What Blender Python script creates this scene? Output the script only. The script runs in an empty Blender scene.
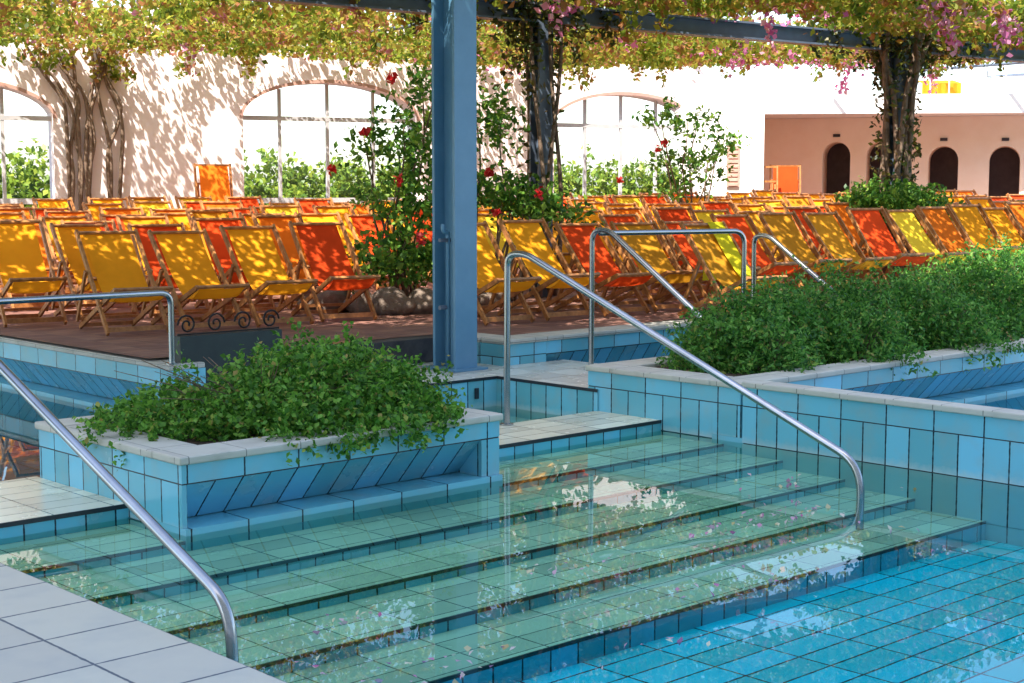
import bpy, bmesh, math, random
import numpy as np
from mathutils import Vector, Matrix
R = math.radians
random.seed(7); rng = np.random.default_rng(7)
S = bpy.context.scene; col = S.collection

# ------------------------------------------------------------------ camera, sky, sun, exposure
EYE = 1.81; F = 1500.0; PITCH = math.atan(151.5/F); PHI = R(47)
FW = np.array([math.cos(PHI), math.sin(PHI), 0]); RT = np.array([math.sin(PHI), -math.cos(PHI), 0]); UPV = np.array([0, 0, 1.0])
cd = bpy.data.cameras.new('camera'); cam = bpy.data.objects.new('camera', cd); col.objects.link(cam)
cam.location = (0, 0, EYE); cam.rotation_euler = (R(90)-PITCH, 0, PHI-R(90))
cd.sensor_width = 36; cd.lens = F/1024*36; cd.clip_start = .05; cd.clip_end = 6000
S.camera = cam
SUN_L = -.22; SUN_F = -.50; SUN_U = .84           # direction towards the sun: to the right, ahead, up (seen by the camera)
sd = RT*SUN_L + FW*SUN_F + UPV*SUN_U; sd /= np.linalg.norm(sd)
W = bpy.data.worlds.new('World'); S.world = W; W.use_nodes = True
nt = W.node_tree; bg = nt.nodes['Background']; sky = nt.nodes.new('ShaderNodeTexSky'); sky.sky_type = 'NISHITA'
sky.sun_disc = False; sky.sun_elevation = math.asin(sd[2]); sky.sun_rotation = math.atan2(sd[0], sd[1]); sky.dust_density = 1.6; sky.ozone_density = .25; sky.air_density = 1.0
nt.links.new(sky.outputs[0], bg.inputs[0]); bg.inputs[1].default_value = .15
sl = bpy.data.lights.new('sun', 'SUN'); sl.energy = 4.2; sl.angle = R(.5); sl.color = (1, .95, .86)
so = bpy.data.objects.new('sun', sl); col.objects.link(so); so.rotation_euler = Vector(-sd).to_track_quat('-Z', 'Y').to_euler()
S.view_settings.view_transform = 'Standard'; S.view_settings.look = 'None'; S.view_settings.gamma = 1; S.view_settings.exposure = 1.75

# ------------------------------------------------------------------ pixel -> point helpers (used to survey the place)
def ray(px, py):
    f = FW*math.cos(PITCH)-UPV*math.sin(PITCH); u = UPV*math.cos(PITCH)+FW*math.sin(PITCH)
    return f*F+RT*(px-512)-u*(py-341.5)
def at(px, py, z): r = ray(px, py); t = (z-EYE)/r[2]; return Vector((r[0]*t, r[1]*t, z))
def atD(px, py, D): r = ray(px, py); t = D/(r@FW); return Vector((r[0]*t, r[1]*t, EYE+r[2]*t))
def atv(px, py, v): r = ray(px, py); t = v/r[1]; return Vector((r[0]*t, v, EYE+r[2]*t))
def XD(X, D, z=0): p = FW*D+RT*X; return Vector((p[0], p[1], z))
def pxof(p):
    q = np.array([p[0], p[1], 0]); return 512+F*(q@RT)/(q@FW)
def Dof(p): return float(np.array([p[0], p[1], 0])@FW)
def gz(p): return .48+.025*max(0, min(Dof(p), 34)-15)      # the terrace rises gently away from the pool

# ------------------------------------------------------------------ materials
def new_mat(name):
    m = bpy.data.materials.new(name); m.use_nodes = True; n = m.node_tree.nodes; b = n['Principled BSDF']; return m, n, m.node_tree.links, b
def N(n, t, **k):
    x = n.new(t)
    for a, v in k.items(): setattr(x, a, v)
    return x
def math_(n, l, op, a, b=None, c=None):
    x = N(n, 'ShaderNodeMath', operation=op)
    for i, v in enumerate((a, b, c)):
        if v is None: continue
        if isinstance(v, (int, float)): x.inputs[i].default_value = v
        else: l.new(v, x.inputs[i])
    return x.outputs[0]
def tile_mat(name, w, h, colr, ou=0, ov=0, g=.010, grout=(.012, .02, .03), rough=.22, var=.2, stain=.35, tint=(.35, .33, .25), scum=False):
    m, n, l, b = new_mat(name)
    uv = N(n, 'ShaderNodeUVMap'); sx = N(n, 'ShaderNodeSeparateXYZ'); l.new(uv.outputs[0], sx.inputs[0])
    lines = []; cells = []
    for k, (s, o) in enumerate(((w, ou), (h, ov))):
        if not s: continue
        q = math_(n, l, 'DIVIDE', math_(n, l, 'SUBTRACT', sx.outputs[k], o), s)
        fr = math_(n, l, 'FRACT', q); d = math_(n, l, 'ABSOLUTE', math_(n, l, 'SUBTRACT', fr, .5))
        lines.append(math_(n, l, 'MULTIPLY', math_(n, l, 'SUBTRACT', .5, d), s)); cells.append(math_(n, l, 'FLOOR', q))
    d = lines[0] if len(lines) == 1 else math_(n, l, 'MINIMUM', lines[0], lines[1])
    gn = N(n, 'ShaderNodeTexNoise'); gn.inputs['Scale'].default_value = 28; tcg = N(n, 'ShaderNodeTexCoord'); l.new(tcg.outputs['Object'], gn.inputs['Vector'])
    d = math_(n, l, 'ADD', d, math_(n, l, 'MULTIPLY_ADD', gn.outputs[0], g*.7, -g*.35))
    mr = N(n, 'ShaderNodeMapRange'); l.new(d, mr.inputs[0]); mr.inputs[1].default_value = g*.35; mr.inputs[2].default_value = g*.65
    cx = N(n, 'ShaderNodeCombineXYZ'); l.new(cells[0], cx.inputs[0])
    if len(cells) > 1: l.new(cells[1], cx.inputs[1])
    wn = N(n, 'ShaderNodeTexWhiteNoise'); l.new(cx.outputs[0], wn.inputs[0])
    nz = N(n, 'ShaderNodeTexNoise'); nz.inputs['Scale'].default_value = 5; nz.inputs['Detail'].default_value = 6
    tc = N(n, 'ShaderNodeTexCoord'); l.new(tc.outputs['Object'], nz.inputs['Vector'])
    hsv = N(n, 'ShaderNodeHueSaturation'); hsv.inputs['Color'].default_value = (*colr, 1)
    l.new(math_(n, l, 'MULTIPLY_ADD', wn.outputs[0], var*2, 1-var), hsv.inputs['Value'])
    l.new(math_(n, l, 'MULTIPLY_ADD', wn.outputs[0], .016, .492), hsv.inputs['Hue'])
    st = N(n, 'ShaderNodeMix', data_type='RGBA'); l.new(hsv.outputs[0], st.inputs[6]); st.inputs[7].default_value = (*tint, 1)
    ms = N(n, 'ShaderNodeMapRange'); l.new(nz.outputs[0], ms.inputs[0]); ms.inputs[1].default_value = .48; ms.inputs[2].default_value = .8; ms.inputs[4].default_value = stain
    l.new(ms.outputs[0], st.inputs[0])
    if scum:          # limescale line left by the water
        zz = math_(n, l, 'ADD', sx.outputs[1], math_(n, l, 'MULTIPLY_ADD', gn.outputs[0], .05, -.03)); zr_ = N(n, 'ShaderNodeMapRange'); l.new(zz, zr_.inputs[0])
        zr_.inputs[1].default_value = .05; zr_.inputs[2].default_value = .005; zr_.inputs[3].default_value = 0; zr_.inputs[4].default_value = .45
        s2 = N(n, 'ShaderNodeMix', data_type='RGBA'); l.new(zr_.outputs[0], s2.inputs[0]); l.new(st.outputs[2], s2.inputs[6]); s2.inputs[7].default_value = (.50, .56, .54, 1); st = s2
    mx = N(n, 'ShaderNodeMix', data_type='RGBA'); l.new(mr.outputs[0], mx.inputs[0]); mx.inputs[6].default_value = (*grout, 1); l.new(st.outputs[2], mx.inputs[7])
    l.new(mx.outputs[2], b.inputs['Base Color'])
    ro = N(n, 'ShaderNodeMapRange'); l.new(nz.outputs[0], ro.inputs[0]); ro.inputs[3].default_value = rough*.7; ro.inputs[4].default_value = rough*1.6
    l.new(ro.outputs[0], b.inputs['Roughness'])
    bp = N(n, 'ShaderNodeBump'); bp.inputs['Strength'].default_value = .5; bp.inputs['Distance'].default_value = .004
    l.new(math_(n, l, 'MULTIPLY_ADD', nz.outputs[0], .15, mr.outputs[0]), bp.inputs['Height']); l.new(bp.outputs[0], b.inputs['Normal'])
    return m
def rough_mat(name, c1, c2, scale=6, rough=.8, metal=0, bump=.2, spec=.5, dist=.01):
    m, n, l, b = new_mat(name)
    tc = N(n, 'ShaderNodeTexCoord'); nz = N(n, 'ShaderNodeTexNoise'); nz.inputs['Scale'].default_value = scale; nz.inputs['Detail'].default_value = 8; nz.inputs['Roughness'].default_value = .65
    l.new(tc.outputs['Object'], nz.inputs['Vector'])
    cr = N(n, 'ShaderNodeValToRGB'); cr.color_ramp.elements[0].position = .32; cr.color_ramp.elements[1].position = .68
    cr.color_ramp.elements[0].color = (*c1, 1); cr.color_ramp.elements[1].color = (*c2, 1)
    l.new(nz.outputs[0], cr.inputs[0]); l.new(cr.outputs[0], b.inputs['Base Color'])
    b.inputs['Roughness'].default_value = rough; b.inputs['Metallic'].default_value = metal; b.inputs['Specular IOR Level'].default_value = spec
    bp = N(n, 'ShaderNodeBump'); bp.inputs['Strength'].default_value = bump; bp.inputs['Distance'].default_value = dist
    l.new(nz.outputs[0], bp.inputs['Height']); l.new(bp.outputs[0], b.inputs['Normal'])
    return m
def leaf_mat(name, stops, trans=.45, rough=.45, clump=0):
    m, n, l, b = new_mat(name)
    ge = N(n, 'ShaderNodeNewGeometry'); cr = N(n, 'ShaderNodeValToRGB'); cr.color_ramp.interpolation = 'LINEAR'
    el = cr.color_ramp.elements
    while len(el) < len(stops): el.new(.5)
    for e, (p, c) in zip(el, stops): e.position = p; e.color = (*c, 1)
    if clump:
        tc = N(n, 'ShaderNodeTexCoord'); nz = N(n, 'ShaderNodeTexNoise'); nz.inputs['Scale'].default_value = 1.7; nz.inputs['Detail'].default_value = 3; l.new(tc.outputs['Object'], nz.inputs['Vector'])
        l.new(math_(n, l, 'ADD', math_(n, l, 'MULTIPLY', ge.outputs['Random Per Island'], .55), math_(n, l, 'MULTIPLY_ADD', nz.outputs[0], 2.0*clump, .22-clump)), cr.inputs[0])
    else: l.new(ge.outputs['Random Per Island'], cr.inputs[0])
    l.new(cr.outputs[0], b.inputs['Base Color']); b.inputs['Roughness'].default_value = rough
    b.inputs['Specular IOR Level'].default_value = .35
    tr = N(n, 'ShaderNodeBsdfTranslucent'); l.new(cr.outputs[0], tr.inputs[0])
    ms = N(n, 'ShaderNodeMixShader'); ms.inputs[0].default_value = trans
    l.new(b.outputs[0], ms.inputs[1]); l.new(tr.outputs[0], ms.inputs[2]); l.new(ms.outputs[0], n['Material Output'].inputs[0])
    return m
def cloth_mat(name, c, trans=.36):
    m, n, l, b = new_mat(name)
    tc = N(n, 'ShaderNodeTexCoord'); nz = N(n, 'ShaderNodeTexNoise'); nz.inputs['Scale'].default_value = 7; nz.inputs['Detail'].default_value = 5; l.new(tc.outputs['Object'], nz.inputs['Vector'])
    oi = N(n, 'ShaderNodeObjectInfo'); hs = N(n, 'ShaderNodeHueSaturation'); hs.inputs['Color'].default_value = (*c, 1)
    l.new(math_(n, l, 'ADD', math_(n, l, 'MULTIPLY', oi.outputs['Random'], .28), math_(n, l, 'MULTIPLY_ADD', nz.outputs[0], .3, .7)), hs.inputs['Value'])
    wv = N(n, 'ShaderNodeTexWave'); wv.inputs['Scale'].default_value = 60; l.new(tc.outputs['Object'], wv.inputs['Vector'])
    bp = N(n, 'ShaderNodeBump'); bp.inputs['Strength'].default_value = .15; l.new(wv.outputs[0], bp.inputs['Height']); l.new(bp.outputs[0], b.inputs['Normal'])
    l.new(hs.outputs[0], b.inputs['Base Color']); b.inputs['Roughness'].default_value = .85; b.inputs['Specular IOR Level'].default_value = .15
    tr = N(n, 'ShaderNodeBsdfTranslucent'); l.new(hs.outputs[0], tr.inputs[0])
    ms = N(n, 'ShaderNodeMixShader'); ms.inputs[0].default_value = trans
    l.new(b.outputs[0], ms.inputs[1]); l.new(tr.outputs[0], ms.inputs[2]); l.new(ms.outputs[0], n['Material Output'].inputs[0])
    return m
BLUE = (.155, .49, .62); BLUE2 = (.13, .42, .66)
PT = .177
M = {}
M['row1'] = tile_mat('tile_blue_wide', PT*2, 0, BLUE, ou=.16, rough=.2)
M['row2'] = tile_mat('tile_blue_upright', PT, 0, BLUE, ou=.16, rough=.2, scum=True)
M['slant'] = tile_mat('tile_blue_slanted', PT, 0, (.12, .42, .58), ou=.16)
M['riser'] = tile_mat('tile_riser', PT, 0, (.10, .45, .60), ou=.05)
M['tread'] = tile_mat('tile_tread', PT*2, PT, (.74, .74, .56), ou=.05, ov=7.43, g=.007, grout=(.06, .09, .08), stain=.35, tint=(.36, .37, .27))
M['floor'] = tile_mat('tile_pool_floor', .40, PT, (.008, .74, .97), ou=.06, ov=.2, g=.011, stain=.15, tint=(.01, .55, .88))
M['pave'] = tile_mat('tile_pavement', .40, .40, (.57, .545, .46), ou=2.9, ov=.1, g=.012, grout=(.10, .12, .15), rough=.45, var=.06, stain=.3, tint=(.36, .38, .38))
M['whitetile'] = tile_mat('tile_white', PT*2, PT*2, (.62, .64, .58), ou=.1, ov=.0, g=.006, grout=(.2, .22, .2), stain=.4)
M['coping'] = tile_mat('coping_stone', PT*2, PT*2, (.50, .49, .43), ou=.16, ov=.1, g=.007, grout=(.2, .2, .18), rough=.55, var=.06, stain=.5, tint=(.30, .29, .24))
M['deepblue'] = tile_mat('tile_deep_blue', PT*2, PT*2, (.03, .30, .55), ou=.0, ov=.0)
M['terrace'] = tile_mat('terracotta_paving', .30, .15, (.23, .105, .075), g=.008, grout=(.07, .045, .04), rough=.7, var=.25, stain=.5, tint=(.16, .085, .07))
M['dark'] = rough_mat('dark_nosing', (.010, .014, .02), (.02, .026, .034), 20, .4)
M['slate'] = rough_mat('dark_stone', (.02, .02, .025), (.08, .075, .075), 5, .7)
M['steel'] = rough_mat('brushed_steel', (.33, .335, .34), (.45, .45, .455), 3, .24, 1, .03)
M['bluepaint'] = rough_mat('blue_grey_paint', (.095, .235, .36), (.125, .275, .41), 3, .42, 0, .08)
M['bluedark'] = rough_mat('grey_blue_steel', (.07, .09, .13), (.12, .15, .20), 3, .5, 0, .08)
M['plaster'] = rough_mat('pink_white_plaster', (.82, .70, .68), (.87, .76, .73), 3, .9, 0, .25)
M['whitewall'] = rough_mat('white_plaster', (.78, .74, .71), (.84, .80, .77), 3, .9, 0, .2)
M['peach'] = rough_mat('peach_plaster', (.87, .67, .53), (.91, .73, .60), 3, .9, 0, .2)
M['trim'] = rough_mat('brown_trim', (.42, .24, .19), (.52, .32, .26), 6, .8)
M['white'] = rough_mat('white_frame', (.40, .39, .40), (.52, .50, .50), 6, .5)
M['darkdoor'] = rough_mat('dark_door', (.03, .022, .03), (.055, .04, .05), 6, .6)
M['wood'] = rough_mat('varnished_wood', (.24, .085, .022), (.50, .22, .07), 14, .42, 0, .1)
M['bark'] = rough_mat('vine_bark', (.09, .055, .035), (.24, .16, .11), 12, .9, 0, .8, dist=.02)
M['soil'] = rough_mat('soil', (.03, .018, .012), (.08, .05, .035), 14, .95, 0, .8, dist=.03)
M['rock'] = rough_mat('rock', (.09, .065, .05), (.24, .18, .14), 5, .9, 0, .8, dist=.05)
M['box'] = rough_mat('dark_green_box', (.006, .016, .018), (.014, .03, .03), 8, .5)
M['iron'] = rough_mat('wrought_iron', (.01, .01, .012), (.025, .022, .022), 10, .5, .6)
M['ground'] = rough_mat('dry_ground', (.10, .13, .05), (.20, .19, .10), .6, .95)
M['yellow'] = cloth_mat('yellow_canvas', (.92, .37, .015)); M['mustard'] = cloth_mat('mustard_canvas', (.66, .29, .02))
M['red'] = cloth_mat('red_orange_canvas', (.78, .075, .012)); M['orange'] = cloth_mat('orange_canvas', (.86, .20, .015)); M['lemon'] = cloth_mat('lemon_canvas', (.90, .62, .04))
M['towel'] = cloth_mat('lime_yellow_towel', (.72, .62, .02), .25)
M['bush'] = leaf_mat('shrub_leaf', [(0, (.035, .12, .015)), (.45, (.10, .28, .03)), (.9, (.22, .46, .06)), (.96, (.36, .44, .07)), (1, (.38, .28, .09))], .45)
M['bush2'] = leaf_mat('dark_shrub_leaf', [(0, (.025, .11, .02)), (.5, (.09, .28, .04)), (.93, (.20, .44, .07)), (.97, (.34, .40, .08)), (1, (.30, .22, .08))], .45)
M['canopy'] = leaf_mat('pergola_leaf', [(0, (.07, .11, .012)), (.3, (.18, .26, .025)), (.58, (.40, .38, .05)), (.70, (.34, .17, .045)), (.88, (.38, .17, .08)), (.96, (.45, .15, .20)), (1, (.50, .22, .34))], .68, clump=.85)
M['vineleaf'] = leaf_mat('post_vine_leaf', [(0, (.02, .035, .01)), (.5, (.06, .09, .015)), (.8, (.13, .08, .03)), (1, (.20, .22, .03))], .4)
M['rose'] = leaf_mat('hibiscus_leaf', [(0, (.035, .12, .02)), (.6, (.12, .28, .035)), (1, (.30, .46, .06))], .5)
M['hedge'] = leaf_mat('hedge_leaf', [(0, (.08, .16, .02)), (.6, (.20, .30, .03)), (1, (.34, .40, .05))], .4)
M['blossom'] = leaf_mat('bougainvillea_bract', [(0, (.55, .10, .30)), (.6, (.72, .25, .48)), (1, (.80, .50, .55))], .5)
M['flower'] = leaf_mat('red_petal', [(0, (.55, .02, .02)), (1, (.75, .05, .05))], .4)
def glassy(name, tint, rough, bump=0, scale=1):
    m, n, l, b = new_mat(name); n.remove(b)
    t = N(n, 'ShaderNodeBsdfTransparent'); t.inputs[0].default_value = (*tint, 1); gl = N(n, 'ShaderNodeBsdfGlossy'); gl.inputs['Roughness'].default_value = rough
    fr = N(n, 'ShaderNodeFresnel'); fr.inputs[0].default_value = 1.33
    ms = N(n, 'ShaderNodeMixShader'); l.new(fr.outputs[0], ms.inputs[0]); l.new(t.outputs[0], ms.inputs[1]); l.new(gl.outputs[0], ms.inputs[2]); l.new(ms.outputs[0], n['Material Output'].inputs[0])
    if bump:
        tc = N(n, 'ShaderNodeTexCoord'); nz = N(n, 'ShaderNodeTexNoise'); nz.inputs['Scale'].default_value = scale; nz.inputs['Detail'].default_value = 2; l.new(tc.outputs['Object'], nz.inputs['Vector'])
        bp = N(n, 'ShaderNodeBump'); bp.inputs['Strength'].default_value = 1; bp.inputs['Distance'].default_value = bump
        l.new(nz.outputs[0], bp.inputs['Height']); l.new(bp.outputs[0], gl.inputs['Normal'])
    return m
M['water'] = glassy('pool_water', (.61, .92, .86), .0, .0014, 1.1)
M['pane'] = glassy('window_pane', (.95, .97, .97), .0)

# ------------------------------------------------------------------ mesh helpers
def link(name, me, mats, parent=None, loc=None):
    o = bpy.data.objects.new(name, me); col.objects.link(o)
    for m in (mats if isinstance(mats, (list, tuple)) else [mats]): me.materials.append(m)
    if parent: o.parent = parent
    if loc is not None: o.location = loc
    return o
def tag(o, label=None, cat=None, group=None, kind=None):
    if label: o['label'] = label
    if cat: o['category'] = cat
    if group: o['group'] = group
    if kind: o['kind'] = kind
    return o
def thing(name, loc, label, cat, rz=0, group=None):
    o = bpy.data.objects.new(name, None); col.objects.link(o); o.location = loc; o.rotation_euler = (0, 0, rz); o.empty_display_size = .2
    return tag(o, label, cat, group)
class MB:
    """collects faces in world metres with box-projected UVs; build() links ONE mesh"""
    def __init__(s): s.v = []; s.f = []; s.m = []
    def quad(s, pts, m=0):
        k = len(s.v); s.v += [Vector(p) for p in pts]; s.f.append(tuple(range(k, k+len(pts)))); s.m.append(m); return s
    def box(s, x0, x1, y0, y1, z0, z1, m=0, mt=None, skip=''):
        mt = m if mt is None else mt
        P = lambda i, j, k: ((x0, x1)[i], (y0, y1)[j], (z0, z1)[k])
        for key, q, mm in (('x', [(0,1,0),(0,0,0),(0,0,1),(0,1,1)], m), ('X', [(1,0,0),(1,1,0),(1,1,1),(1,0,1)], m), ('y', [(0,0,0),(1,0,0),(1,0,1),(0,0,1)], m),
                           ('Y', [(1,1,0),(0,1,0),(0,1,1),(1,1,1)], m), ('z', [(0,1,0),(1,1,0),(1,0,0),(0,0,0)], m), ('Z', [(0,0,1),(1,0,1),(1,1,1),(0,1,1)], mt)):
            if key not in skip: s.quad([P(*a) for a in q], mm)
        return s
    def obox(s, a, b, w, h, up=(0, 0, 1), m=0):
        """bar from a to b, w across, h in the up direction"""
        a = Vector(a); b = Vector(b); d = (b-a).normalized(); u = Vector(up); x = d.cross(u).normalized(); u = x.cross(d).normalized()
        c = [x*(-w/2)+u*(-h/2), x*(w/2)+u*(-h/2), x*(w/2)+u*(h/2), x*(-w/2)+u*(h/2)]
        for i in range(4): s.quad([a+c[i], b+c[i], b+c[(i+1) % 4], a+c[(i+1) % 4]][::-1], m)
        s.quad([a+q for q in c], m); s.quad([b+q for q in c[::-1]], m); return s
    def tube(s, pts, r, seg=10, m=0, r1=None, cap=True):
        pts = [Vector(p) for p in pts]; n = len(pts); r1 = r if r1 is None else r1
        t0 = (pts[1]-pts[0]).normalized(); ref = Vector((0, 0, 1)) if abs(t0.z) < .9 else Vector((1, 0, 0)); x = t0.cross(ref).normalized(); k0 = len(s.v)
        for i, p in enumerate(pts):
            t = ((pts[min(i+1, n-1)]-pts[max(i-1, 0)])).normalized(); x = (x-t*x.dot(t)).normalized(); y = t.cross(x)
            rr = r+(r1-r)*i/(n-1)
            for j in range(seg):
                a = 2*math.pi*j/seg; s.v.append(p+x*(rr*math.cos(a))+y*(rr*math.sin(a)))
        for i in range(n-1):
            for j in range(seg):
                a = k0+i*seg+j; b = k0+i*seg+(j+1) % seg; s.f.append((a, b, b+seg, a+seg)); s.m.append(m)
        if cap:
            s.f.append(tuple(range(k0+seg-1, k0-1, -1))); s.m.append(m); e = k0+(n-1)*seg; s.f.append(tuple(range(e, e+seg))); s.m.append(m)
        return s
    def build(s, name, mats, parent=None, org=(0, 0, 0), smooth=False, bevel=0, place=None):
        me = bpy.data.meshes.new(name); org = Vector(org)
        me.from_pydata([tuple(p-org) for p in s.v], [], s.f); me.update()
        me.polygons.foreach_set('material_index', s.m)
        uvl = me.uv_layers.new(name='UVMap')
        for p in me.polygons:
            n = p.normal
            for li in p.loop_indices:
                c = s.v[me.loops[li].vertex_index]
                uvl.data[li].uv = (c.x, c.y) if abs(n.z) > .75 else ((c.y, c.z) if abs(n.x) > abs(n.y) else (c.x, c.z))
        if bevel:
            bm = bmesh.new(); bm.from_mesh(me); bmesh.ops.remove_doubles(bm, verts=bm.verts, dist=1e-5)
            ed = [e for e in bm.edges if len(e.link_faces) == 2 and e.calc_face_angle(0) > .5]
            bmesh.ops.bevel(bm, geom=ed, offset=bevel, segments=3, affect='EDGES', profile=.6); bm.to_mesh(me); bm.free()
        if smooth:
            for p in me.polygons: p.use_smooth = True
            if smooth == 'angle': me.set_sharp_from_angle(angle=R(40))
        o = link(name, me, mats, parent)
        if parent is None: o.location = org
        elif place: o.location = place
        return o
def rounded(pts, rad, k=7):
    pts = [Vector(p) for p in pts]; out = [pts[0]]
    for a, b, c in zip(pts, pts[1:], pts[2:]):
        d1 = (a-b); d2 = (c-b); r = min(rad, d1.length*.48, d2.length*.48); p = b+d1.normalized()*r; q = b+d2.normalized()*r
        for i in range(k+1): t = i/k; out.append(p*(1-t)**2+b*2*t*(1-t)+q*t*t)
    out.append(pts[-1]); return out
def leaves(name, P, size, mat, parent=None, org=(0, 0, 0), up=.5, jit=.35, nrm=None, aspect=.55):
    """many small folded leaf blades at the points P"""
    P = np.asarray(P, float)-np.array(org); n = len(P)
    d = rng.normal(size=(n, 3)); d /= np.linalg.norm(d, axis=1)[:, None]
    nn = rng.normal(size=(n, 3))*.8; nn[:, 2] += up
    if nrm is not None: nn += nrm
    nn -= d*(nn*d).sum(1)[:, None]; nn /= np.linalg.norm(nn, axis=1)[:, None]+1e-9
    sd_ = np.cross(nn, d); L = size*(1+jit*rng.uniform(-1, 1, n))[:, None]
    V = np.empty((n, 4, 3)); V[:, 0] = P-d*L*.5; V[:, 1] = P+sd_*L*aspect*.5+nn*L*.12; V[:, 2] = P+d*L*.5; V[:, 3] = P-sd_*L*aspect*.5+nn*L*.12
    me = bpy.data.meshes.new(name); me.vertices.add(4*n); me.loops.add(4*n); me.polygons.add(n)
    me.vertices.foreach_set('co', V.reshape(-1).astype(np.float32)); me.loops.foreach_set('vertex_index', np.arange(4*n, dtype=np.int32))
    me.polygons.foreach_set('loop_start', np.arange(0, 4*n, 4, dtype=np.int32)); me.update(calc_edges=True); me.validate()
    o = link(name, me, mat, parent)
    if parent is None: o.location = org
    return o
_g = rng.uniform(size=(64, 64))
def vnoise(x, y):
    xi = np.floor(x).astype(int); yi = np.floor(y).astype(int); fx = x-xi; fy = y-yi; fx = fx*fx*(3-2*fx); fy = fy*fy*(3-2*fy)
    g = lambda a, b: _g[a % 64, b % 64]
    return (g(xi, yi)*(1-fx)+g(xi+1, yi)*fx)*(1-fy)+(g(xi, yi+1)*(1-fx)+g(xi+1, yi+1)*fx)*fy

# ------------------------------------------------------------------ the setting: ground, terrace, pool shell, water
mb = MB(); mb.quad([(-3000, -3000, -.9), (3000, -3000, -.9), (3000, 3000, -.9), (-3000, 3000, -.9)])
tag(mb.build('ground', M['ground']), kind='structure')
mb = MB()
def terr(u, v): p = Vector((u, v, 0)); return (u, v, gz(p))
us = [5.95, 7.4, 9.0]+[9.0+1.6*i for i in range(1, 24)]; vs = [10.6+1.4*i for i in range(0, 26)]
for i in range(len(us)-1):
    for j in range(len(vs)-1): mb.quad([terr(us[i], vs[j]), terr(us[i+1], vs[j]), terr(us[i+1], vs[j+1]), terr(us[i], vs[j+1])])
    if us[i] >= 9.0: mb.quad([terr(us[i], 10.05), terr(us[i+1], 10.05), terr(us[i+1], 10.6), terr(us[i], 10.6)])
tag(mb.build('terrace', M['terrace'], smooth=True), kind='structure')

# pool floor and broad steps (u: right-far, v: left-far, water level z = 0)
tag(MB().box(2.9, 8.5, -8, 4.73, -.5, -.37).build('pool_floor', M['floor']), kind='structure')
ST = [(7.43, .08), (6.83, -.03), (6.30, -.08), (5.78, -.14), (5.24, -.19), (4.73, -.255)]
mb = MB(); b0 = 8.1
for i, (v, z) in enumerate(ST):
    zl = (ST[i+1][1] if i < 5 else -.37)
    mb.box(2.9, 8.47, v, (b0 if i == 0 else ST[i-1][0]), -.5, z, m=1, mt=0, skip='z')
    mb.box(2.9, 8.468, v-.004, v+.006, z-(.022 if i == 0 else .014), z+.003, m=2)
tag(mb.build('pool_steps', [M['tread'], M['riser'], M['dark']]), kind='structure')
# landing to the left behind the steps, footbath channel, lower platform
mb = MB(); mb.box(2.9, 4.018, 8.1, 8.55, -.5, .078, m=1, mt=0)
tag(mb.build('landing', [M['tread'], M['riser']]), kind='structure')
tag(MB().box(6.27, 9.0, 8.1, 9.3, -.2, -.07).build('footbath_floor', M['whitetile']), kind='structure')
tag(MB().box(8.485, 30, -8, 8.1, -.9, -.42).box(9.0, 30, 8.1, 9.8, -.9, -.42).box(-3, 6.0, 8.5, 20, -.9, -.42).build('side_pool_floor', M['deepblue']), kind='structure')
mb = MB(); mb.box(5.95, 8.45, 9.25, 10.6, -.3, .25, m=1, mt=0); mb.box(8.45, 9.75, 8.08, 9.75, -.3, .251, m=1, mt=0); mb.box(8.2, 9.0, 9.75, 10.6, -.3, .2495, m=1, mt=0)
mb.box(5.95, 8.447, 9.244, 9.256, .23, .253, m=2).box(8.444, 8.456, 8.08, 9.25, .23, .254, m=2)
tag(mb.build('lower_platform', [M['whitetile'], M['row2'], M['dark']]), kind='structure')
MB_ = MB()
tag(MB().box(-8, 2.9, -8, 8.6, -.6, .10).build('pavement', M['pave'], bevel=.006), kind='structure')
mb = MB()
for a in ((2.9, 8.468, -8, 8.5), (8.49, 30, -8, 6.7), (6.28, 8.46, 8.1, 9.3), (-3, 5.96, 8.55, 20), (9.2, 30, 8.2, 9.76)):
    mb.quad([(a[0], a[2], 0), (a[1], a[2], 0), (a[1], a[3], 0), (a[0], a[3], 0)])
tag(mb.build('pool_water', M['water']), kind='structure')

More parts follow.
